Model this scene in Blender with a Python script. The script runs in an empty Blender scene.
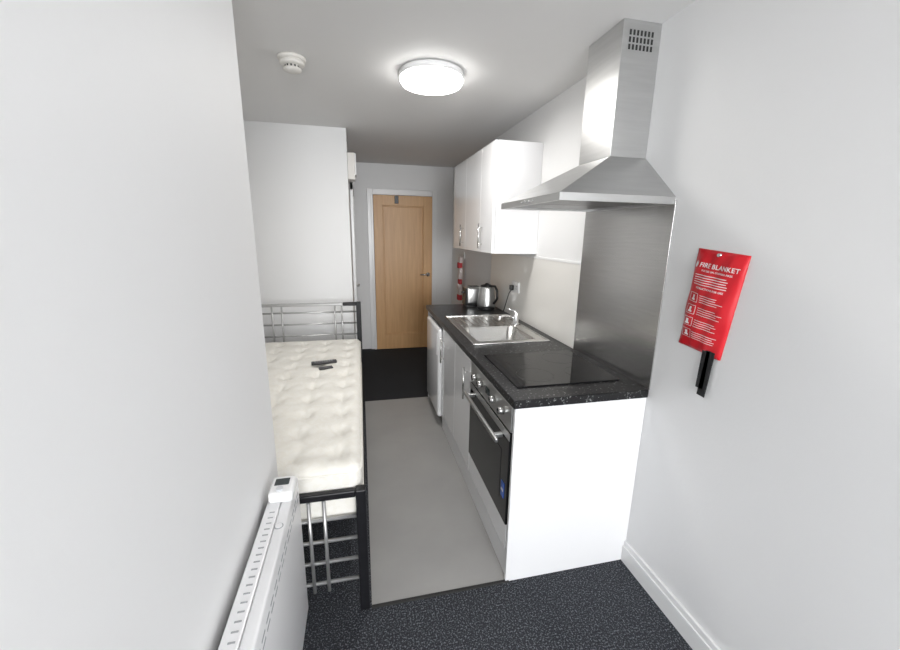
import bpy, bmesh, math
from mathutils import Vector, Matrix
scene=bpy.context.scene
COL=scene.collection
XW,XF,Y0,Y1,YD,ZC=1.2318,.6026,1.374,3.577,5.257,2.417
XL=-.316; YL=1.33; XP=-.08; YP=3.62; XA=-1.02
WT=.91

# ---------------------------------------------------------------- materials
def mat(name,col,rough=.5,metal=0,var=.03,scale=6,bump=0,bscale=200,coat=0,emit=0,stretch=None,spec=None):
    m=bpy.data.materials.new(name); m.use_nodes=True
    nt=m.node_tree; n=nt.nodes; l=nt.links
    b=n["Principled BSDF"]
    b.inputs["Roughness"].default_value=rough; b.inputs["Metallic"].default_value=metal
    if spec is not None: b.inputs["Specular IOR Level"].default_value=spec
    if coat: b.inputs["Coat Weight"].default_value=coat; b.inputs["Coat Roughness"].default_value=.05
    tc=n.new("ShaderNodeTexCoord"); mp=n.new("ShaderNodeMapping")
    l.new(tc.outputs["Object"],mp.inputs["Vector"])
    if stretch: mp.inputs["Scale"].default_value=stretch
    no=n.new("ShaderNodeTexNoise"); no.inputs["Scale"].default_value=scale; no.inputs["Detail"].default_value=4
    l.new(mp.outputs["Vector"],no.inputs["Vector"])
    r=n.new("ShaderNodeValToRGB")
    c=Vector(col)
    r.color_ramp.elements[0].position=.3; r.color_ramp.elements[1].position=.7
    r.color_ramp.elements[0].color=(*(c*(1-var)),1); r.color_ramp.elements[1].color=(*[min(1,x*(1+var)) for x in c],1)
    l.new(no.outputs["Fac"],r.inputs["Fac"]); l.new(r.outputs["Color"],b.inputs["Base Color"])
    if emit:
        l.new(r.outputs["Color"],b.inputs["Emission Color"]); b.inputs["Emission Strength"].default_value=emit
    if bump:
        n2=n.new("ShaderNodeTexNoise"); n2.inputs["Scale"].default_value=bscale; n2.inputs["Detail"].default_value=3
        l.new(mp.outputs["Vector"],n2.inputs["Vector"])
        bp=n.new("ShaderNodeBump"); bp.inputs["Strength"].default_value=bump; bp.inputs["Distance"].default_value=.003
        l.new(n2.outputs["Fac"],bp.inputs["Height"]); l.new(bp.outputs["Normal"],b.inputs["Normal"])
    return m

def speckle(name,base,fleck,scale,thr,rough,extra=None,bump=0,var=.3,spec=.5):
    m=bpy.data.materials.new(name); m.use_nodes=True
    nt=m.node_tree; n=nt.nodes; l=nt.links; b=n["Principled BSDF"]
    b.inputs["Roughness"].default_value=rough; b.inputs["Specular IOR Level"].default_value=spec
    tc=n.new("ShaderNodeTexCoord")
    no=n.new("ShaderNodeTexNoise"); no.inputs["Scale"].default_value=scale; no.inputs["Detail"].default_value=3; no.inputs["Roughness"].default_value=.7
    l.new(tc.outputs["Object"],no.inputs["Vector"])
    r=n.new("ShaderNodeValToRGB"); e=r.color_ramp.elements
    e[0].position=.3; e[0].color=(*[x*(1-var) for x in base],1)
    e[1].position=thr; e[1].color=(*[x*(1+var) for x in base],1)
    x=e.new(min(.99,thr+.05)); x.color=(*fleck,1)
    l.new(no.outputs["Fac"],r.inputs["Fac"]); l.new(r.outputs["Color"],b.inputs["Base Color"])
    if bump:
        bp=n.new("ShaderNodeBump"); bp.inputs["Strength"].default_value=bump; bp.inputs["Distance"].default_value=.004
        l.new(no.outputs["Fac"],bp.inputs["Height"]); l.new(bp.outputs["Normal"],b.inputs["Normal"])
    return m

M={}
M['wall']=mat("wall_paint",(.80,.80,.80),.6,0,.01,1.5,.08,90)
M['ceil']=mat("ceiling_paint",(.76,.755,.75),.8,0,.015,1.5,.05,90)
M['trim']=mat("trim_gloss",(.84,.84,.84),.25,0,.01)
M['white']=mat("white_gloss_door",(.90,.90,.91),.14,0,.006,3,coat=.4)
M['panel']=mat("white_panel",(.84,.84,.85),.35,0,.006,3)
M['melamine']=mat("white_melamine",(.78,.78,.78),.45,0,.01)
M['splashw']=mat("cream_splash_panel",(.80,.785,.75),.2,0,.012,2)
M['vinyl']=mat("grey_vinyl",(.33,.325,.315),.42,0,.06,3,.06,120)
M['carpet']=speckle("charcoal_carpet",(.018,.020,.025),(.17,.18,.20),150,.55,.95,bump=.5,var=.5)
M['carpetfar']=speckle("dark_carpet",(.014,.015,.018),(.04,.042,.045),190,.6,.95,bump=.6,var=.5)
M['worktop']=speckle("black_granite_laminate",(.010,.010,.011),(.32,.32,.32),75,.61,.28,var=.4,spec=.35)
M['steel']=mat("brushed_steel",(.58,.58,.575),.34,1,.05,4,.03,300,stretch=(1,1,14))
M['steelh']=mat("brushed_steel_horizontal",(.54,.535,.525),.24,1,.05,5,.02,60,stretch=(1,1,22))
M['sink']=mat("sink_steel",(.72,.71,.69),.26,1,.04,6,.03,200)
M['chrome']=mat("chrome",(.82,.82,.83),.07,1,.01)
M['satin']=mat("satin_nickel",(.62,.62,.61),.25,1,.02)
M['black']=mat("black_plastic",(.015,.015,.016),.35,0,.1)
M['blackmetal']=mat("black_powder_coat",(.010,.010,.012),.38,0,.1,20,spec=.35)
M['glass']=mat("black_glass",(.006,.006,.007),.05,0,.05)
M['ovenglass']=mat("oven_black_glass",(.006,.006,.007),.08,0,.05,spec=.3)
M['ovenwin']=mat("oven_window",(.010,.010,.011),.10,0,.05,spec=.3)
M['dark']=mat("dark_gap",(.02,.02,.02),.7,0,.05)
M['filter']=mat("hood_filter",(.25,.25,.25),.4,1,.1,40)
M['silver']=mat("silver_paint",(.50,.50,.50),.3,.7,.04)
M['red']=mat("red_vinyl_pouch",(.64,.010,.020),.36,0,.08,12,.35,25)
M['print']=mat("white_print",(.85,.82,.82),.5,0,.02)
M['webbing']=mat("black_webbing",(.012,.012,.013),.7,0,.2,60,.4,300)
M['rad']=mat("radiator_white",(.80,.80,.81),.3,0,.01)
M['slot']=mat("radiator_slot",(.36,.37,.38),.6,0,.05)
M['ctrl']=mat("controller_grey",(.62,.63,.65),.4,0,.02)
M['lcd']=mat("lcd",(.05,.06,.06),.15,0,.1)
M['lamp']=mat("lamp_diffuser",(1,.985,.96),.4,0,.002,emit=14)
M['lamprim']=mat("lamp_rim",(.85,.85,.85),.3,0,.02)
M['smoke']=mat("detector_plastic",(.74,.72,.68),.45,0,.02)
M['blue']=mat("blue_sticker",(.03,.10,.42),.4,0,.1,30)
M['paper']=mat("paper_white",(.75,.75,.74),.5,0,.03)
M['base']=mat("bed_slat_wood",(.45,.33,.2),.6,0,.1)
M['cloth_red']=mat("red_fabric",(.5,.05,.06),.8,0,.1,30)
M['cloth_white']=mat("white_fabric",(.7,.62,.6),.8,0,.1,30)

def mattress_mat():
    m=bpy.data.materials.new("mattress_damask"); m.use_nodes=True
    nt=m.node_tree; n=nt.nodes; l=nt.links; b=n["Principled BSDF"]; b.inputs["Roughness"].default_value=.75
    tc=n.new("ShaderNodeTexCoord")
    no=n.new("ShaderNodeTexNoise"); no.inputs["Scale"].default_value=18; no.inputs["Distortion"].default_value=2.2; no.inputs["Detail"].default_value=2
    l.new(tc.outputs["Object"],no.inputs["Vector"])
    r=n.new("ShaderNodeValToRGB"); e=r.color_ramp.elements
    e[0].position=.46; e[0].color=(.835,.81,.745,1); e[1].position=.54; e[1].color=(.86,.84,.785,1)
    l.new(no.outputs["Fac"],r.inputs["Fac"]); l.new(r.outputs["Color"],b.inputs["Base Color"])
    bp=n.new("ShaderNodeBump"); bp.inputs["Strength"].default_value=.1; bp.inputs["Distance"].default_value=.003
    l.new(no.outputs["Fac"],bp.inputs["Height"]); l.new(bp.outputs["Normal"],b.inputs["Normal"])
    return m
M['mattress']=mattress_mat()
def oak():
    m=bpy.data.materials.new("oak_veneer"); m.use_nodes=True
    nt=m.node_tree; n=nt.nodes; l=nt.links; b=n["Principled BSDF"]; b.inputs["Roughness"].default_value=.4
    tc=n.new("ShaderNodeTexCoord"); mp=n.new("ShaderNodeMapping"); mp.inputs["Scale"].default_value=(22,22,1.3)
    l.new(tc.outputs["Object"],mp.inputs["Vector"])
    no=n.new("ShaderNodeTexNoise"); no.inputs["Scale"].default_value=2; no.inputs["Detail"].default_value=5; no.inputs["Distortion"].default_value=.4
    l.new(mp.outputs["Vector"],no.inputs["Vector"])
    r=n.new("ShaderNodeValToRGB"); e=r.color_ramp.elements
    e[0].position=.25; e[0].color=(.57,.32,.14,1); e[1].position=.75; e[1].color=(.68,.41,.19,1)
    l.new(no.outputs["Fac"],r.inputs["Fac"]); l.new(r.outputs["Color"],b.inputs["Base Color"])
    return m
M['oak']=oak()

# ---------------------------------------------------------------- geometry helpers
class G:
    def __init__(s): s.bm=bmesh.new(); s.mats=[]
    def mi(s,m):
        if m not in s.mats: s.mats.append(m)
        return s.mats.index(m)
    def _merge(s,t,m,smooth=False,mtx=None):
        i=s.mi(m)
        for f in t.faces: f.material_index=i; f.smooth=smooth
        if mtx is not None: t.transform(mtx)
        me=bpy.data.meshes.new("t"); t.to_mesh(me); t.free(); s.bm.from_mesh(me); bpy.data.meshes.remove(me)
    def box(s,x0,x1,y0,y1,z0,z1,m,bev=0,seg=2,mtx=None):
        t=bmesh.new(); bmesh.ops.create_cube(t,size=1)
        for v in t.verts: v.co=Vector(((x0+x1)/2+v.co.x*(x1-x0),(y0+y1)/2+v.co.y*(y1-y0),(z0+z1)/2+v.co.z*(z1-z0)))
        if bev: bmesh.ops.bevel(t,geom=list(t.edges),offset=bev,segments=seg,profile=.5,affect='EDGES')
        s._merge(t,m,bool(bev and seg>2),mtx); return s
    def cyl(s,p0,p1,r,m,seg=20,r2=None,caps=True,smooth=True):
        p0,p1=Vector(p0),Vector(p1); d=p1-p0
        t=bmesh.new(); bmesh.ops.create_cone(t,cap_ends=caps,cap_tris=False,segments=seg,radius1=r,radius2=r if r2 is None else r2,depth=d.length)
        q=Vector((0,0,1)).rotation_difference(d)
        mt=Matrix.Translation((p0+p1)/2)@q.to_matrix().to_4x4()
        i=s.mi(m)
        for f in t.faces: f.material_index=i; f.smooth=smooth and len(f.verts)==4
        t.transform(mt)
        me=bpy.data.meshes.new("t"); t.to_mesh(me); t.free(); s.bm.from_mesh(me); bpy.data.meshes.remove(me); return s
    def lathe(s,c,prof,m,seg=40,mtx=None):
        t=bmesh.new(); rings=[]
        for r,z in prof:
            rings.append([t.verts.new((max(r,1e-4)*math.cos(2*math.pi*k/seg),max(r,1e-4)*math.sin(2*math.pi*k/seg),z)) for k in range(seg)])
        for a,b in zip(rings,rings[1:]):
            for k in range(seg): t.faces.new((a[k],a[(k+1)%seg],b[(k+1)%seg],b[k]))
        t.faces.new(rings[0][::-1]); t.faces.new(rings[-1])
        bmesh.ops.recalc_face_normals(t,faces=t.faces)
        mt=Matrix.Translation(Vector(c))@(mtx or Matrix.Identity(4))
        s._merge(t,m,True,mt); return s
    def poly(s,verts,faces,m,smooth=False):
        t=bmesh.new(); vs=[t.verts.new(v) for v in verts]
        for f in faces: t.faces.new([vs[i] for i in f])
        bmesh.ops.recalc_face_normals(t,faces=t.faces)
        s._merge(t,m,smooth); return s
    def tube(s,pts,r,m,seg=12):
        pts=[Vector(p) for p in pts]; t=bmesh.new(); rings=[]
        for i,p in enumerate(pts):
            d=(pts[min(i+1,len(pts)-1)]-pts[max(i-1,0)]).normalized()
            a=d.orthogonal().normalized() if i==0 else (pa-d*pa.dot(d)).normalized()
            pa=a; b=d.cross(a)
            rings.append([t.verts.new(p+r*(a*math.cos(2*math.pi*k/seg)+b*math.sin(2*math.pi*k/seg))) for k in range(seg)])
        for a,b in zip(rings,rings[1:]):
            for k in range(seg): t.faces.new((a[k],a[(k+1)%seg],b[(k+1)%seg],b[k]))
        t.faces.new(rings[0][::-1]); t.faces.new(rings[-1])
        bmesh.ops.recalc_face_normals(t,faces=t.faces)
        s._merge(t,m,True); return s
    def obj(s,name,parent=None,origin=(0,0,0),label=None):
        o=Vector(origin)
        s.bm.transform(Matrix.Translation(-o))
        me=bpy.data.meshes.new(name); s.bm.to_mesh(me); s.bm.free()
        for m in s.mats: me.materials.append(m)
        ob=bpy.data.objects.new(name,me); COL.objects.link(ob)
        ob.location=o; ob["_o"]=list(o)
        if label: ob["label"]=label
        return ob
def thing(name,origin,label,cat,group=None):
    e=bpy.data.objects.new(name,None); COL.objects.link(e); e.location=origin; e.empty_display_size=.05
    e["_o"]=list(origin); e["label"]=label; e["category"]=cat
    if group: e["group"]=group
    return e
def child(g,name,parent,label=None):
    o=Vector(parent["_o"]); g.bm.transform(Matrix.Translation(-o))
    me=bpy.data.meshes.new(name); g.bm.to_mesh(me); g.bm.free()
    for m in g.mats: me.materials.append(m)
    ob=bpy.data.objects.new(name,me); COL.objects.link(ob); ob.parent=parent; ob["_o"]=list(o)
    if label: ob["label"]=label
    return ob
def structure(g,name,origin=(0,0,0)):
    ob=g.obj(name,None,origin); ob["kind"]="structure"; return ob
def text(body,size,mtx,mat_,name,parent,ext=.0004):
    cu=bpy.data.curves.new(name,'FONT'); cu.body=body; cu.size=size; cu.align_x='CENTER'; cu.align_y='CENTER'; cu.extrude=ext; cu.offset=size*.012; cu.space_character=1.08
    o=bpy.data.objects.new(name,cu); COL.objects.link(o)
    dg=bpy.context.evaluated_depsgraph_get(); me=bpy.data.meshes.new_from_object(o.evaluated_get(dg))
    bpy.data.objects.remove(o)
    me.transform(Matrix.Translation(-Vector(parent["_o"]))@mtx)
    me.materials.clear(); me.materials.append(mat_)
    ob=bpy.data.objects.new(name,me); COL.objects.link(ob); ob.parent=parent; ob["_o"]=parent["_o"]
    return ob

# ---------------------------------------------------------------- room shell
YB=-3.4
structure(G().box(XA-.1,XW+.1,YB,3.5,-.1,0,M['carpet']),"floor")
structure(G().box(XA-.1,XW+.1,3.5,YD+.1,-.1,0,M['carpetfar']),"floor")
structure(G().box(-.005,XW,1.378,3.5,0,.004,M['vinyl']),"floor")
structure(G().box(-.005,.62,1.366,1.382,0,.006,M['dark'],.002),"trim_1")
structure(G().box(XA-.1,XW+.1,YB,YD+.1,ZC,ZC+.1,M['ceil']),"ceiling")
structure(G().box(XW,XW+.1,YB,YD+.1,0,ZC,M['wall']),"wall_right")
structure(G().box(XA-.1,XL,YB,YL,0,ZC,M['wall'],.004),"wall_left")
structure(G().box(XA-.1,XA,YL,YP,0,ZC,M['wall']),"wall_alcove")
structure(G().box(XA-.1,XP,YP,YD,0,ZC,M['wall'],.003),"wall_partition")
structure(G().box(XA-.1,XW+.1,YD,YD+.1,0,ZC,M['wall']),"wall_back")
def skirt(name,x0,x1,y0,y1,axis):
    g=G()
    g.box(x0,x1,y0,y1,0,.085,M['trim'],.002)
    g.box(x0+.006,x1,y0,y1,.083,.112,M['trim'],.003)
    structure(g,name)
skirt("baseboard_right",XW-.018,XW,YB,Y0-.001,1)
skirt("baseboard_right",XW-.018,XW,Y1+.03,YD,1)
# far oak door with white frame
dx0,dx1,dz=.1817,.9395,2.037
g=G()
g.box(dx0,dx1,YD-.045,YD-.012,.006,dz,M['oak'])
for a in [(dx0,dx0+.115,.006,dz),(dx1-.115,dx1,.006,dz),(dx0+.115,dx1-.115,dz-.125,dz),(dx0+.115,dx1-.115,.006,.21)]:
    g.box(a[0],a[1],YD-.062,YD-.044,a[2],a[3],M['oak'],.002)
xi0,xi1,zi0,zi1=dx0+.115,dx1-.115,.21,dz-.125
for a in [(xi0,xi0+.016,zi0,zi1),(xi1-.016,xi1,zi0,zi1),(xi0,xi1,zi1-.016,zi1),(xi0,xi1,zi0,zi0+.016)]:
    g.box(a[0],a[1],YD-.055,YD-.044,a[2],a[3],M['oak'],.004)
door=structure(g,"door_1")
g=G()
g.lathe((dx1-.055,YD-.062,1.03),[(.0,0),(.026,0),(.026,.008),(.0,.008)],M['satin'],24,Matrix.Rotation(math.pi/2,4,'X'))
g.cyl((dx1-.055,YD-.068,1.03),(dx1-.055,YD-.11,1.03),.009,M['satin'])
g.cyl((dx1-.055,YD-.106,1.03),(dx1-.165,YD-.106,1.03),.009,M['satin'])
child(g,"handle",door,"satin metal lever handle")
g=G(); g.box(.45,.50,YD-.075,YD-.060,dz-.10,dz-.004,M['black'],.004)
child(g,"hook",door,"small black over-door hook")
g=G()
w=.065
g.box(dx0-.012-w,dx0-.006,YD-.03,YD,0,dz+.012+w,M['trim'],.005)
g.box(dx1+.006,dx1+.012+w,YD-.03,YD,0,dz+.012+w,M['trim'],.005)
g.box(dx0-.006,dx1+.006,YD-.03,YD,dz+.006,dz+.012+w,M['trim'],.005)
g.box(dx0-.03,dx0-.004,YD-.05,YD,0,dz+.03,M['trim'],.003)
g.box(dx1+.004,dx1+.03,YD-.05,YD,0,dz+.03,M['trim'],.003)
structure(g,"trim_2")
# white bathroom door in the side of the partition
g=G()
g.box(XP,XP+.012,4.28,4.98,.006,1.98,M['trim'],.002)
d2=structure(g,"door_2")
g=G()
g.box(XP,XP+.03,4.20,4.275,0,2.06,M['trim'],.004); g.box(XP,XP+.03,4.985,5.06,0,2.06,M['trim'],.004); g.box(XP,XP+.03,4.20,5.06,1.985,2.06,M['trim'],.004)
structure(g,"trim_3")
g=G(); g.cyl((XP+.012,4.35,1.0),(XP+.06,4.35,1.0),.009,M['satin']); g.cyl((XP+.055,4.35,1.0),(XP+.055,4.45,1.0),.009,M['satin'])
child(g,"handle",d2)

# ---------------------------------------------------------------- worktop
hx0,hx1,hy0,hy1=.70,1.09,2.235,2.615
wx0,wx1,wy0,wy1,wz0,wz1=.592,XW-.001,1.366,Y1,WT-.038,WT
g=G()
m=M['worktop']
g.box(wx0,wx1,wy0,hy0,wz0,wz1,m,.003); g.box(wx0,wx1,hy1,wy1,wz0,wz1,m,.003)
g.box(wx0,hx0,hy0-.004,hy1+.004,wz0,wz1,m,.003); g.box(hx1,wx1,hy0-.004,hy1+.004,wz0,wz1,m,.003)
ob=g.obj("worktop",None,(.9,2.4,WT-.038)); ob["label"]="glossy black speckled laminate worktop with square edges"; ob["category"]="worktop"

g=G().box(XF,XW-.001,Y0,Y0+.018,0,wz0-.001,M['panel'],.0015)
ob=g.obj("cabinet_end_panel",None,(.9,Y0,0)); ob["label"]="plain white end panel closing the kitchen units beside the oven"; ob["category"]="end panel"

g=G().box(.612,.63,1.395,2.86,0.004,.151,M['panel'],.001)
ob=g.obj("plinth",None,(.62,2.1,0)); ob["label"]="white kickboard under the base units"; ob["category"]="kickboard"

def bar_handle(z0,z1,x,y,parent,name="handle"):
    g=G(); g.cyl((x-.028,y,z0),(x-.028,y,z1),.006,M['satin'],14)
    for z in (z0+.03,z1-.03): g.cyl((x,y,z),(x-.03,y,z),.0045,M['satin'],10)
    return child(g,name,parent,"satin steel bar handle")

# ---------------------------------------------------------------- base cabinet
e=thing("base_cabinet",(.9,2.45,.15),"glossy white two-door base cabinet under the steel sink","kitchen cabinet")
g=G(); cy0,cy1=2.03,2.835; m=M['melamine']
g.box(.632,XW-.01,cy0,cy0+.018,.15,wz0-.001,m); g.box(.632,XW-.01,cy1-.018,cy1,.15,wz0-.001,m)
g.box(.632,XW-.01,cy0+.018,cy1-.018,.15,.168,m); g.box(XW-.02,XW-.01,cy0+.018,cy1-.018,.168,wz0-.001,m)
g.box(.632,.65,cy0+.018,cy1-.018,wz0-.06,wz0-.001,m)
child(g,"body",e)
mid=(cy0+cy1)/2
for i,(a,b,hy) in enumerate([(cy0+.002,mid-.002,cy0+.07),(mid+.002,cy1-.002,cy1-.06)]):
    d=child(G().box(XF,XF+.019,a,b,.155,wz0-.012,M['white'],.0025),"door",e)
    bar_handle(.60,.80,XF,hy,d)

# ---------------------------------------------------------------- oven
e=thing("built_in_oven",(.9,1.72,.27),"built-in electric oven with steel control panel and black glass door","oven")
g=G().box(.632,1.18,1.405,2.015,.29,.862,M['dark']); child(g,"body",e)
g=G().box(XF-.004,XF+.02,1.402,2.022,.745,.866,M['steel'],.003)
cp=child(g,"control_panel",e,"brushed steel control panel")
for yy in (1.50,1.62,1.82,1.92):
    g=G(); g.cyl((XF-.004,yy,.805),(XF-.03,yy,.805),.019,M['satin'],20,.016); g.box(XF-.033,XF-.03,yy-.002,yy+.002,.805,.82,M['black'])
    child(g,"knob",cp)
g=G().box(XF-.006,XF-.0035,1.69,1.75,.785,.825,M['lcd'],.001); child(g,"display",cp)
g=G().box(XF-.006,XF+.022,1.402,2.022,.285,.74,M['ovenglass'],.003)
g.box(XF-.008,XF-.0055,1.402,2.022,.705,.74,M['steel'],.001)
od=child(g,"door",e,"black glass oven door")
g=G().box(XF-.0075,XF-.0055,1.49,1.93,.37,.62,M['ovenwin'],.001); child(g,"window",od,"dark inner window of the oven door")
g=G(); g.box(XF-.058,XF-.043,1.44,1.985,.682,.704,M['steel'],.005,3)
for yy in (1.49,1.935): g.box(XF-.045,XF-.006,yy-.01,yy+.01,.684,.702,M['steel'],.002)
child(g,"handle",od,"steel bar handle")
g=G(); g.box(XF-.0085,XF-.0055,1.435,1.47,.40,.475,M['blue']); g.box(XF-.0095,XF-.0083,1.44,1.465,.43,.442,M['paper'])
child(g,"sticker",od,"small blue and white energy sticker")
ob=G().box(XF,XF+.02,1.402,2.022,.1512,.281,M['white'],.002).obj("filler_panel",None,(XF,1.7,.152)); ob["label"]="white filler panel below the oven"; ob["category"]="panel"

# ---------------------------------------------------------------- undercounter fridge
e=thing("undercounter_fridge",(.9,3.13,0),"white undercounter fridge with rounded door edges","fridge")
child(G().box(.63,1.19,2.885,3.42,.03,.845,M['white'],.006),"body",e)
fd=child(G().box(.575,.626,2.88,3.425,.09,.84,M['white'],.022,5),"door",e)
child(G().box(.569,.577,2.91,2.93,.62,.80,M['rad'],.003),"handle",fd)
for xx in (.66,1.15):
    for yy in (2.92,3.39): child(G().cyl((xx,yy,.004),(xx,yy,.032),.018,M['black']),"foot",e)
ob=G().box(XF,XW-.001,3.50,3.518,0.004,wz0-.001,M['panel'],.0015).obj("cabinet_end_panel.001",None,(.9,3.51,0)); ob["label"]="white end panel beside the undercounter fridge"; ob["category"]="end panel"

# ---------------------------------------------------------------- hob
e=thing("ceramic_hob",(.92,1.75,WT),"black glass ceramic hob set in the worktop","hob")
child(G().box(.655,1.175,1.49,1.965,WT+.0002,WT+.006,M['glass'],.002),"glass_plate",e)
rm=mat("hob_ring_print",(.07,.07,.07),.2,0,.05)
for cx,cy,r in ((.80,1.62,.09),(1.04,1.62,.075),(.80,1.84,.075),(1.04,1.84,.09)):
    g=G()
    n=48; vs=[]; fs=[]
    for k in range(n):
        a=2*math.pi*k/n
        for rr in (r,r-.002): vs.append((cx+rr*math.cos(a),cy+rr*math.sin(a),WT+.0063))
    for k in range(n): a=2*k; b=2*((k+1)%n); fs.append((a,b,b+1,a+1))
    g.poly(vs,fs,rm); child(g,"cooking_zone",e)

# ---------------------------------------------------------------- sink
e=thing("kitchen_sink",(.92,2.6,WT),"stainless steel inset sink with draining board","sink")
sx0,sx1,sy0,sy1=.655,1.165,2.175,3.01; z0=WT+.0003; z1=WT+.005
g=G(); m=M['sink']
g.box(sx0,sx1,sy0,hy0,z0,z1,m,.0015); g.box(sx0,hx0,hy0,hy1,z0,z1,m); g.box(hx1,sx1,hy0,hy1,z0,z1,m); g.box(sx0,sx1,hy1,sy1,z0,z1-.002,m)
for a in [(sx0,sx0+.01,sy0,sy1),(sx1-.01,sx1,sy0,sy1),(sx0,sx1,sy0,sy0+.01),(sx0,sx1,sy1-.01,sy1)]:
    g.box(a[0],a[1],a[2],a[3],z0,z1+.004,m,.003,3)
child(g,"rim",e)
bz=WT-.15
def ring(x0,x1,y0,y1,z,r,n=6):
    P=[]
    for cx,cy,a0 in ((x1-r,y1-r,0),(x0+r,y1-r,90),(x0+r,y0+r,180),(x1-r,y0+r,270)):
        for k in range(n+1):
            a=math.radians(a0+90*k/n); P.append((cx+r*math.cos(a),cy+r*math.sin(a),z))
    return P
R=[ring(hx0+.001,hx1-.001,hy0+.001,hy1-.001,z1,.012),ring(hx0+.004,hx1-.004,hy0+.004,hy1-.004,z1-.004,.05),ring(hx0+.012,hx1-.012,hy0+.012,hy1-.012,bz+.02,.055),ring(hx0+.03,hx1-.03,hy0+.03,hy1-.03,bz,.05)]
vs=[];fs=[];nn=len(R[0])
for rr in R: vs+=rr
for a in range(len(R)-1):
    for k in range(nn): fs.append((a*nn+k,a*nn+(k+1)%nn,(a+1)*nn+(k+1)%nn,(a+1)*nn+k))
fs.append(tuple(range((len(R)-1)*nn,len(R)*nn)))
g=G().poly(vs,fs,m,True); child(g,"bowl",e)
g=G(); g.lathe(((hx0+hx1)/2,(hy0+hy1)/2,bz+.001),[(0,0),(.04,0),(.042,.003),(.034,.004),(.03,.001),(0,.001)],M['chrome'],28); child(g,"drain",e)
g=G()
for k in range(9):
    x=.71+k*.048
    g.box(x,x+.012,2.68,2.975,z1-.002,z1+.0015,m,.0015)
child(g,"draining_board",e)
tx,ty=1.125,2.66
e=thing("mixer_tap",(tx,ty,WT+.005),"chrome mixer tap with lever on the sink","tap")
g=G()
g.lathe((tx,ty,WT+.005),[(0,0),(.028,0),(.028,.006),(.021,.012),(.021,.085),(.018,.095),(0,.097)],M['chrome'],28); child(g,"body",e)
g=G(); g.tube([(tx-.01,ty,WT+.05),(tx-.05,ty-.02,WT+.07),(tx-.11,ty-.05,WT+.085),(tx-.15,ty-.07,WT+.08),(tx-.165,ty-.08,WT+.06)],.011,M['chrome']); child(g,"spout",e)
g=G(); g.tube([(tx,ty,WT+.095),(tx-.01,ty+.01,WT+.105),(tx-.07,ty+.02,WT+.122)],.007,M['chrome']); child(g,"lever",e)

# ---------------------------------------------------------------- splashbacks
ob=G().box(XW-.006,XW-.0005,1.362,2.002,WT+.001,1.715,M['steelh'],.0008).obj("splashback",None,(XW,1.68,WT)); ob["label"]="brushed steel splashback behind the hob"; ob["category"]="splashback"
g=G().box(XW-.006,XW-.0005,2.004,Y1,WT+.001,1.41,M['splashw'],.0008)
g.box(XW-.009,XW-.0005,2.004,2.70,1.41,1.424,M['trim'],.001)
ob=g.obj("splashback.001",None,(XW,2.8,WT)); ob["label"]="cream laminate splashback panel above the worktop"; ob["category"]="splashback"

# ---------------------------------------------------------------- cooker hood
e=thing("cooker_hood",(1.0,1.7,1.7),"brushed steel chimney cooker hood above the hob","cooker hood")
ox0,ox1,oy0,oy1=.725,XW-.001,1.37,1.99; hz=1.70; lip=.028
cx0,cyA,cyB,czb=1.055,1.575,1.825,1.905
g=G(); m=M['steel']
v=[(ox0,oy0,hz),(ox1,oy0,hz),(ox1,oy1,hz),(ox0,oy1,hz),(ox0,oy0,hz+lip),(ox1,oy0,hz+lip),(ox1,oy1,hz+lip),(ox0,oy1,hz+lip),
   (cx0,cyA,czb),(ox1,cyA,czb),(ox1,cyB,czb),(cx0,cyB,czb),
   (ox0+.012,oy0+.012,hz),(ox1-.012,oy0+.012,hz),(ox1-.012,oy1-.012,hz),(ox0+.012,oy1-.012,hz),
   (ox0+.012,oy0+.012,hz+.02),(ox1-.012,oy0+.012,hz+.02),(ox1-.012,oy1-.012,hz+.02),(ox0+.012,oy1-.012,hz+.02)]
f=[(0,1,5,4),(1,2,6,5),(2,3,7,6),(3,0,4,7),(4,5,9,8),(5,6,10,9),(6,7,11,10),(7,4,8,11),(8,9,10,11),(0,1,13,12),(1,2,14,13),(2,3,15,14),(3,0,12,15),(12,13,17,16),(13,14,18,17),(14,15,19,18),(15,12,16,19),(16,17,18,19)]
g.poly(v,f,m); child(g,"canopy",e)
for a,b in ((oy0+.03,1.68),(1.69,oy1-.03)):
    child(G().box(ox0+.05,ox1-.05,a,b,hz+.008,hz+.021,M['filter'],.002),"filter",e,"metal mesh grease filter")
g=G().box(cx0,ox1,cyA,cyB,czb,ZC-.001,m,.0015); ch=child(g,"chimney",e)
g=G()
for r in range(3):
    for k in range(7):
        x=cx0+.03+k*.017; z=ZC-.055-r*.026
        g.box(x,x+.009,cyA-.0012,cyA+.002,z,z+.019,M['dark'])
vt=child(g,"vent",ch,"dark ventilation slots")
for k in range(4): child(G().cyl((ox0-.004,1.60+k*.04,hz+.014),(ox0+.002,1.60+k*.04,hz+.014),.005,M['satin'],14),"button",e)

# ---------------------------------------------------------------- wall cabinets
def wallcab(y0,y1,split,handles,lab,idx):
    e=thing("wall_cabinet",(1.06,(y0+y1)/2,1.44),lab,"kitchen cabinet","white wall cabinets")
    zb,zt=1.44,2.179
    child(G().box(.913,XW-.001,y0,y1-.001,zb,zt,M['panel'],.0015),"body",e)
    for (a,b),h in zip(split,handles):
        d=child(G().box(.892,.911,a+.0015,b-.0015,zb+.001,zt-.001,M['white'],.0025),"door",e)
        if h: bar_handle(zb+.03,zb+.21,.892,h,d)
wallcab(2.607,3.32,[(2.607,2.90),(2.90,3.32)],[2.84,None],"white gloss two-door wall cabinet next to the hood",0)
wallcab(3.32,3.76,[(3.32,3.76)],[3.385],"white gloss single-door wall cabinet at the end of the run",1)

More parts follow.
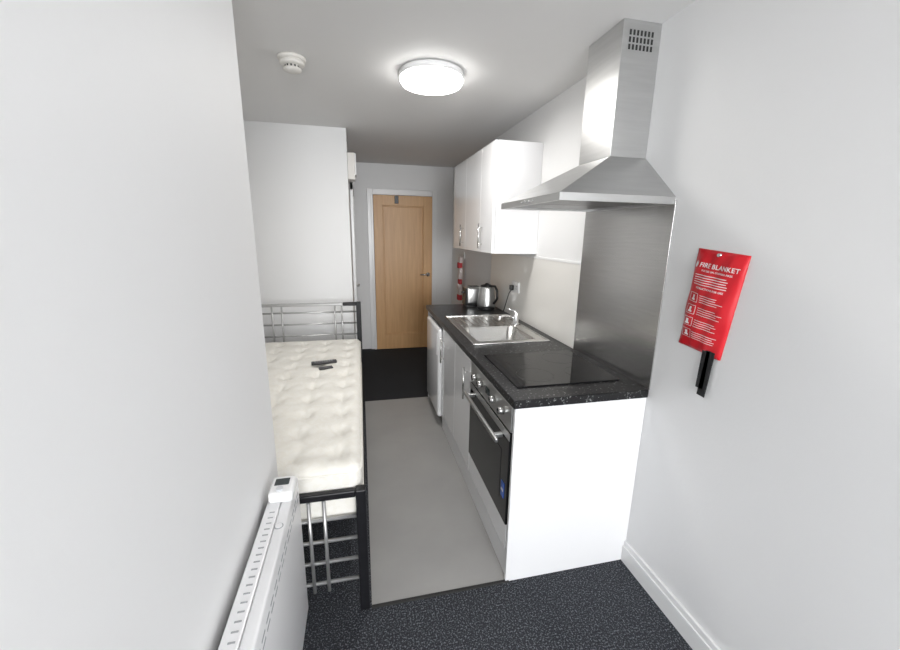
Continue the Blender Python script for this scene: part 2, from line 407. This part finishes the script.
# ---------------------------------------------------------------- kettle, toaster, socket
kx,ky=1.10,3.30
e=thing("kettle",(kx,ky,WT),"stainless steel jug kettle with black handle","kettle")
g=G(); g.lathe((kx,ky,WT+.001),[(0,0),(.075,0),(.078,.012),(.072,.02),(0,.02)],M['black'],32); child(g,"base",e)
g=G(); g.lathe((kx,ky,WT+.021),[(0,0),(.080,0),(.082,.02),(.074,.10),(.064,.17),(.060,.185),(0,.185)],M['steel'],36)
g.poly([(kx-.05,ky-.02,WT+.17),(kx-.05,ky+.02,WT+.17),(kx-.085,ky,WT+.20),(kx-.05,ky-.02,WT+.204),(kx-.05,ky+.02,WT+.204)],[(0,1,2),(0,2,3),(1,4,2),(3,2,4)],M['steel']); child(g,"body",e)
g=G(); g.lathe((kx,ky,WT+.206),[(0,0),(.060,0),(.053,.012),(.02,.02),(.012,.03),(0,.032)],M['black'],28); child(g,"lid",e)
g=G(); g.tube([(kx+.03,ky-.045,WT+.215),(kx+.05,ky-.075,WT+.215),(kx+.062,ky-.105,WT+.18),(kx+.062,ky-.11,WT+.11),(kx+.045,ky-.075,WT+.06)],.011,M['black']); child(g,"handle",e)
e=thing("toaster",(1.03,3.49,WT),"black and steel two-slice toaster","toaster")
g=G().box(.945,1.115,3.42,3.56,WT+.012,WT+.185,M['steel'],.03,5)
g.box(.985,1.075,3.445,3.459,WT+.180,WT+.187,M['dark']); g.box(.985,1.075,3.50,3.514,WT+.180,WT+.187,M['dark']); child(g,"body",e)
g=G().box(.94,.952,3.425,3.555,WT+.012,WT+.17,M['black'],.004); child(g,"end_cap",e)
child(G().box(.95,1.11,3.43,3.55,WT,WT+.014,M['black']),"base",e)
g=G().box(.915,.942,3.475,3.505,WT+.12,WT+.135,M['black'],.003); child(g,"lever",e)
yy,zz=2.93,1.16
e=thing("wall_socket",(XW,yy,zz),"white double wall socket above the worktop","socket")
pl=child(G().box(XW-.016,XW-.0062,yy-.073,yy+.073,zz-.043,zz+.043,M['trim'],.002),"plate",e)
for s in (-.035,.035):
    child(G().box(XW-.019,XW-.015,yy+s-.006,yy+s+.006,zz+.012,zz+.03,M['trim'],.001),"switch",e)
    for a,b in ((0,.008),(-.011,-.012),(.011,-.012)): child(G().box(XW-.0168,XW-.0155,yy+s+a-.003,yy+s+a+.003,zz+b-.004,zz+b+.002,M['dark']),"pin_hole",pl)
g=G(); g.tube([(XW-.02,2.965,1.15),(XW-.045,2.98,1.10),(XW-.05,3.03,1.0),(XW-.04,3.1,WT+.012),(kx+.09,3.2,WT+.008),(kx+.085,3.27,WT+.008)],.004,M['black'],8)
g.box(XW-.045,XW-.0165,2.945,2.985,1.13,1.17,M['black'],.006)
ob=g.obj("power_cable",None,(XW-.03,3.0,WT)); ob["label"]="black kettle plug and cable at the wall socket"; ob["category"]="cable"

# ---------------------------------------------------------------- ceiling light, smoke alarm, box
e=thing("ceiling_light",(.41,2.31,ZC),"round white flush ceiling light with slim rim, switched on","ceiling light")
g=G(); g.lathe((.41,2.31,ZC-.001),[(0,0),(.168,0),(.173,-.004),(.173,-.030),(.160,-.032),(0,-.032)],M['lamprim'],64); child(g,"rim",e)
g=G(); g.lathe((.41,2.31,ZC-.034),[(0,0),(.170,0),(.170,-.012),(.160,-.026),(.12,-.038),(.06,-.044),(0,-.045)],M['lamp'],64); child(g,"lamp_shade",e,"glowing opal diffuser")
e=thing("smoke_alarm",(-.30,2.31,ZC),"round cream smoke alarm on the ceiling","smoke alarm")
g=G(); g.lathe((-.30,2.31,ZC-.001),[(0,0),(.066,0),(.068,-.008),(.063,-.016),(0,-.016)],M['smoke'],40); child(g,"base",e)
g=G(); g.lathe((-.30,2.31,ZC-.018),[(0,0),(.058,0),(.060,-.012),(.050,-.02),(0,-.02)],M['smoke'],40)
g.lathe((-.30,2.31,ZC-.038),[(0,0),(.035,0),(.035,-.012),(.044,-.014),(.042,-.022),(.02,-.028),(0,-.028)],M['smoke'],40); child(g,"sensor_head",e)
g=G()
for k in range(12):
    a=2*math.pi*k/12; g.box(-.004,.004,.0345,.0358,-.011,-.002,M['dark'],mtx=Matrix.Translation((-.30,2.31,ZC-.038))@Matrix.Rotation(a,4,'Z'))
child(g,"vent",e,"dark sensor slots")
e=thing("wall_unit",(XP,3.76,2.02),"small white electrical box mounted high on the wall","electrical box")
child(G().box(XP+.0005,XP+.06,3.68,3.84,2.02,2.24,M['smoke'],.004),"body",e)
child(G().box(XP+.06,XP+.072,3.685,3.835,2.06,2.235,M['trim'],.003),"cover",e)

# ---------------------------------------------------------------- hanging fabric by the door
e=thing("hanging_lanyard",(XW,4.6,1.3),"red and white fabric strap hanging from a wall hook","hanging strap")
g=G(); g.box(XW-.008,XW-.0005,4.58,4.62,1.28,1.36,M['trim'],.002); g.tube([(XW-.006,4.6,1.32),(XW-.04,4.6,1.30),(XW-.05,4.6,1.33)],.005,M['chrome'],8); child(g,"hook",e)
g=G()
for k in range(8):
    y=4.55+.012*math.sin(k*1.7)
    g.box(XW-.07-.01*(k%2),XW-.03,y,y+.08,1.30-.065*(k+1)-.004,1.30-.065*k,M['cloth_white'] if k%3!=1 else M['cloth_red'],.008,3)
child(g,"strap",e)

# ---------------------------------------------------------------- fire blanket
O=Vector((XW,1.134,1.341))
e=thing("fire_blanket_pouch",tuple(O),"red fire blanket pouch with white printing hung on the wall","fire blanket")
tilt=math.radians(-5)
Lm=Matrix.Translation(O)@Matrix(((0,0,-1,0),(-1,0,0,0),(0,1,0,0),(0,0,0,1)))@Matrix.Rotation(tilt,4,'Z')
W2,H2=.102,.185
def top(u,v):
    return .004+.022*(1-abs(u)**4)*(1-abs(v)**4)+.0025*math.sin(7*v+3*u)+.002*math.sin(11*u-5*v)
N1,N2=16,28; vs=[];fs=[]
for lay in (0,1):
    for j in range(N2+1):
        for i_ in range(N1+1):
            u=-1+2*i_/N1; vv=-1+2*j/N2; wsc=1-.08*(1-vv)/2
            vs.append(Lm@Vector((u*W2*wsc,vv*H2,max(.003,top(u,vv)) if lay==0 else .0)))
nb=len(vs)//2
id_=lambda j,i_:j*(N1+1)+i_
for j in range(N2):
    for i_ in range(N1):
        fs.append((id_(j,i_),id_(j,i_+1),id_(j+1,i_+1),id_(j+1,i_))); fs.append(tuple(nb+k for k in (id_(j,i_),id_(j+1,i_),id_(j+1,i_+1),id_(j,i_+1))))
for j in range(N2):
    for i_ in (0,N1): a,b=id_(j,i_),id_(j+1,i_); fs.append((a,b,nb+b,nb+a))
for i_ in range(N1):
    for j in (0,N2): a,b=id_(j,i_),id_(j,i_+1); fs.append((a,b,nb+b,nb+a))
g=G().poly(vs,fs,M['red'],True); pouch=child(g,"pouch",e)
def drape(ob):
    inv=(Matrix.Translation(Vector(e["_o"])).inverted()@Lm).inverted(); fw=inv.inverted()
    for v_ in ob.data.vertices:
        p=inv@v_.co; u=p.x/W2; vv=p.y/H2
        p.z=max(.003,top(max(-1,min(1,u)),max(-1,min(1,vv))))+.0010+p.z; v_.co=fw@p
def ptext(s,size,x,y):
    ob=text(s,size,Lm@Matrix.Translation((x,y,0)),M['print'],"printed_text",pouch,.0002); drape(ob)
ptext("FIRE BLANKET",.0225,.012,.130)
ptext("FOR USE ON COOKING FIRES",.0085,.01,.111)
ptext("INSTRUCTIONS FOR USE",.0095,0,.048)
import random; random.seed(3)
def bars(L):
    g=G()
    for x0,x1,y0,y1 in L:
        n=max(1,int((x1-x0)/.012))
        for k in range(n):
            a=x0+(x1-x0)*k/n; b=x0+(x1-x0)*(k+1)/n
            g.box(a,b,y0,y1,0,.0004,M['print'],mtx=Lm)
    drape(child(g,"printed_instructions",pouch,"white printed pictograms and instruction lines"))
bars([(-.07,.05+.02*random.random(),.094-k*.0085,.0965-k*.0085) for k in range(5)])
for k in range(4):
    y=.026-k*.046; L=[]
    L+=[(-.078,-.036,y,y+.0015),(-.078,-.036,y-.032,y-.0305),(-.078,-.0765,y-.032,y),(-.0375,-.036,y-.032,y)]
    L+=[(-.066,-.048,y-.026,y-.020),(-.062,-.052,y-.020,y-.006)]
    for q in range(4): L.append((-.028,.04+.035*random.random(),y-.005-q*.008,y-.003-q*.008))
    bars(L)
g=G(); g.poly([Lm@Vector(p) for p in [(-.086,.120,0),(-.076,.120,0),(-.072,.131,0),(-.077,.143,0),(-.080,.136,0),(-.085,.145,0),(-.089,.131,0)]],[(0,1,2,3,4,5,6)],M['print']); ob=child(g,"emblem",pouch); drape(ob)
for s,a,ln in ((-.006,.06,.15),(.012,.02,.175)):
    mt=Lm@Matrix.Translation((.048+s,-H2+.02,.012))@Matrix.Rotation(a,4,'Z')
    child(G().box(-.017,.017,-ln,0,-.0015,.0015,M['webbing'],.001,mtx=mt),"pull_tab",e,"black webbing pull tab")
g=G(); g.cyl(Lm@Vector((0,H2-.012,-.004)),Lm@Vector((0,H2-.012,.02)),.006,M['satin'],12); child(g,"eyelet",e)

# ---------------------------------------------------------------- radiator
rx0,rx1,ry0,ry1,rz0,rz1=-.298,-.228,.30,1.21,.245,.785
e=thing("panel_heater",(-.27,.75,.245),"white electric panel heater with top controller on the wall","heater")
child(G().box(rx1-.03,rx1,ry0,ry1,rz0,rz1-.004,M['rad'],.006,3),"front_panel",e)
child(G().box(rx0,rx1-.031,ry0+.004,ry1-.004,rz0+.01,rz1-.006,M['rad'],.004),"body",e)
for a in (.5,1.0): child(G().box(XL+.0005,rx0,a,a+.03,.32,.7,M['rad']),"wall_bracket",e)
g=G()
for k in range(34):
    y=ry0+.02+k*.022
    if y<1.05: g.box(rx0+.016,rx1-.040,y,y+.004,rz1-.0066,rz1-.0052,M['slot'])
child(g,"top_grille",e,"fine grey slotted air outlet on top")
g=G()
for k in range(20):
    y=.36+k*.042
    g.box(rx1-.0005,rx1+.0006,y,y+.028,rz1-.05,rz1-.044,M['slot']); g.box(rx1-.0005,rx1+.0006,y,y+.028,rz1-.070,rz1-.064,M['slot'])
child(g,"front_vent",e,"rows of short grey slots")
g=G(); g.box(rx0+.004,rx1+.004,1.085,1.175,rz1-.008,rz1+.028,M['trim'],.01,4)
g.box(rx0+.016,rx1-.012,1.125,1.158,rz1+.0275,rz1+.0295,M['lcd'],.001); c=child(g,"controller",e,"white control box with small dark display")
g=G(); g.cyl((-.262,1.103,rz1+.028),(-.262,1.103,rz1+.034),.010,M['ctrl'],20); child(g,"button",c)
g=G(); g.cyl((-.245,.985,rz1-.006),(-.245,.985,rz1-.003),.012,M['slot'],24); g.cyl((-.245,.985,rz1-.003),(-.245,.985,rz1-.001),.009,M['rad'],24); child(g,"knob",e)

# ---------------------------------------------------------------- bed
bx0,bx1,by0,by1=-.96,-.012,1.385,3.40
e=thing("bed_frame",(-.48,2.4,0),"single metal bed frame, black posts with silver crossbars","bed")
def bedend(y,zt,rods,name,silver_top=False):
    g=G(); m=M['blackmetal']
    for x in (bx0+.02,bx1-.02):
        g.box(x-.02,x+.02,y-.02,y+.02,.004,zt,m,.004)
    if not silver_top: g.box(bx0+.04,bx1-.04,y-.014,y+.014,zt-.032,zt-.002,m,.005)
    else: g.box(bx1-.15,bx1-.04,y-.014,y+.014,zt-.032,zt-.002,m,.005); g.box(bx0+.04,bx0+.15,y-.014,y+.014,zt-.032,zt-.002,m,.005)
    p=child(g,name,e,"black tubular frame")
    g=G(); s=M['silver']
    if silver_top: g.box(bx0+.15,bx1-.15,y-.013,y+.013,zt-.03,zt-.004,s,.005)
    for z in rods: g.cyl((bx0+.04,y,z),(bx1-.04,y,z),.0075,s,12)
    W=bx1-bx0
    for x in (bx0+.24*W,bx0+.32*W,bx0+.77*W,bx0+.83*W): g.cyl((x,y-.012,rods[0]-.03),(x,y-.012,zt-.03),.007,s,12)
    child(g,"crossbar",p,"silver crossbars")
bedend(by0,.585,[.16,.26,.36,.46],"footboard")
bedend(by1,.985,[.60,.70,.80,.90],"headboard",True)
for x in (bx0+.015,bx1-.015): child(G().box(x-.012,x+.012,by0+.02,by1-.02,.36,.42,M['blackmetal'],.003),"side_rail",e)
for k in range(14): y=by0+.09+k*.14; child(G().box(bx0+.03,bx1-.03,y-.03,y+.03,.405,.42,M['base']),"slat",e,"wooden slat")
TX=[-.945+.10+a*.18 for a in range(5)]; TY=[1.402+.12+b*.192 for b in range(10)]
def mattress():
    x0,x1,y0,y1,z0,z1=-.945,-.025,1.402,3.37,.423,.672; r=.045
    bm=bmesh.new(); bmesh.ops.create_cube(bm,size=1); bmesh.ops.subdivide_edges(bm,edges=list(bm.edges),cuts=90,use_grid_fill=True)
    for v in bm.verts:
        p=Vector(((x0+x1)/2+v.co.x*(x1-x0),(y0+y1)/2+v.co.y*(y1-y0),(z0+z1)/2+v.co.z*(z1-z0)))
        c=Vector((min(max(p.x,x0+r),x1-r),min(max(p.y,y0+r),y1-r),min(max(p.z,z0+r),z1-r)))
        d=p-c
        if d.length>1e-6: p=c+d.normalized()*r
        if p.z>z1-r:
            k=0
            for b_,ty_ in enumerate(TY):
                if abs(p.y-ty_)>.14: continue
                for tx_ in TX:
                    dx_,dy_=p.x-tx_,p.y-ty_; dd=dx_*dx_+dy_*dy_
                    if dd<.02:
                        an=math.atan2(dy_,dx_)
                        k+=.026*math.exp(-dd/.0011)+.014*math.exp(-dd/.005)*(1+math.cos(6*an+b_))*.5
            p.z-=k
        v.co=p
    for f in bm.faces: f.smooth=True
    me=bpy.data.meshes.new("mattress")
    o=Vector((-.48,2.4,.423)); bm.transform(Matrix.Translation(-o)); bm.to_mesh(me); bm.free(); me.materials.append(M['mattress'])
    return me
e=thing("mattress",(-.48,2.4,.423),"bare cream tufted mattress on the metal bed","mattress")
ob=bpy.data.objects.new("cover",mattress()); COL.objects.link(ob); ob.parent=e; ob["_o"]=e["_o"]
for a in TX:
    for b in TY: child(G().lathe((a,b,.636),[(0,0),(.009,0),(.008,.003),(0,.004)],M['paper'],12),"tuft_button",e)
for z in (.64,.455):
    g=G(); P=ring(-.943,-.027,1.404,3.368,z,.05,6); P.append(P[0]); g.tube(P,.006,M['mattress'],8); child(g,"piping",e)
e=thing("remote_control",(-.28,2.71,.671),"black remote control lying on the mattress","remote control")
mt=Matrix.Translation((-.275,2.71,.672))@Matrix.Rotation(math.radians(10),4,'Z')
rb=child(G().box(-.085,.085,-.022,.022,-.003,.015,M['black'],.005,3,mtx=mt),"body",e)
for k in range(8):
    for q in range(3): child(G().cyl(mt@Vector((-.06+k*.016,-.012+q*.012,.014)),mt@Vector((-.06+k*.016,-.012+q*.012,.0165)),.0035,M['silver'],8),"button",rb)
mt=Matrix.Translation((-.255,2.60,.672))@Matrix.Rotation(math.radians(15),4,'Z')
ob=G().box(-.045,.045,-.022,.022,-.004,.007,M['black'],.003,mtx=mt).obj("small_remote",None,(-.26,2.58,.668)); ob["label"]="small dark handset lying next to the longer remote on the mattress"; ob["category"]="remote control"

# ---------------------------------------------------------------- lights
def area(name,loc,rot,sx,sy,power,col=(1,1,1)):
    L=bpy.data.lights.new(name,'AREA'); L.shape='RECTANGLE'; L.size=sx; L.size_y=sy; L.energy=power; L.color=col
    o=bpy.data.objects.new(name,L); COL.objects.link(o); o.location=loc; o.rotation_euler=rot; return o
area("window_daylight",(.45,-3.3,1.5),(math.radians(90),0,0),1.4,1.7,140,(.97,.985,1))
L=bpy.data.lights.new("ceiling_lamp",'AREA'); L.shape='DISK'; L.size=.32; L.energy=11; L.color=(1,.975,.94)
o=bpy.data.objects.new("ceiling_lamp",L); COL.objects.link(o); o.location=(.41,2.31,ZC-.09)
w=bpy.data.worlds.new("world"); scene.world=w; w.use_nodes=True
w.node_tree.nodes["Background"].inputs[0].default_value=(.94,.97,1,1); w.node_tree.nodes["Background"].inputs[1].default_value=1.5

# ---------------------------------------------------------------- camera
f,yaw,pit,roll,h=386.0329,.2279,.2316,.0167,1.5702
sy,cy,sp,cp=math.sin(yaw),math.cos(yaw),math.sin(pit),math.cos(pit)
F=Vector((sy*cp,cy*cp,-sp));R_=Vector((cy,-sy,0));U=Vector((sp*sy,sp*cy,cp))
X=R_*math.cos(roll)+U*math.sin(roll); Y=U*math.cos(roll)-R_*math.sin(roll); Z=-F
cam=bpy.data.cameras.new("camera"); co=bpy.data.objects.new("camera",cam); COL.objects.link(co)
co.matrix_world=Matrix(((X.x,Y.x,Z.x,0),(X.y,Y.y,Z.y,0),(X.z,Y.z,Z.z,h),(0,0,0,1)))
cam.sensor_width=36; cam.sensor_fit='HORIZONTAL'; cam.lens=f*36/900; cam.clip_start=.02
scene.camera=co
scene.view_settings.view_transform='Standard'
for o in bpy.data.objects:
    if "_o" in o: del o["_o"]
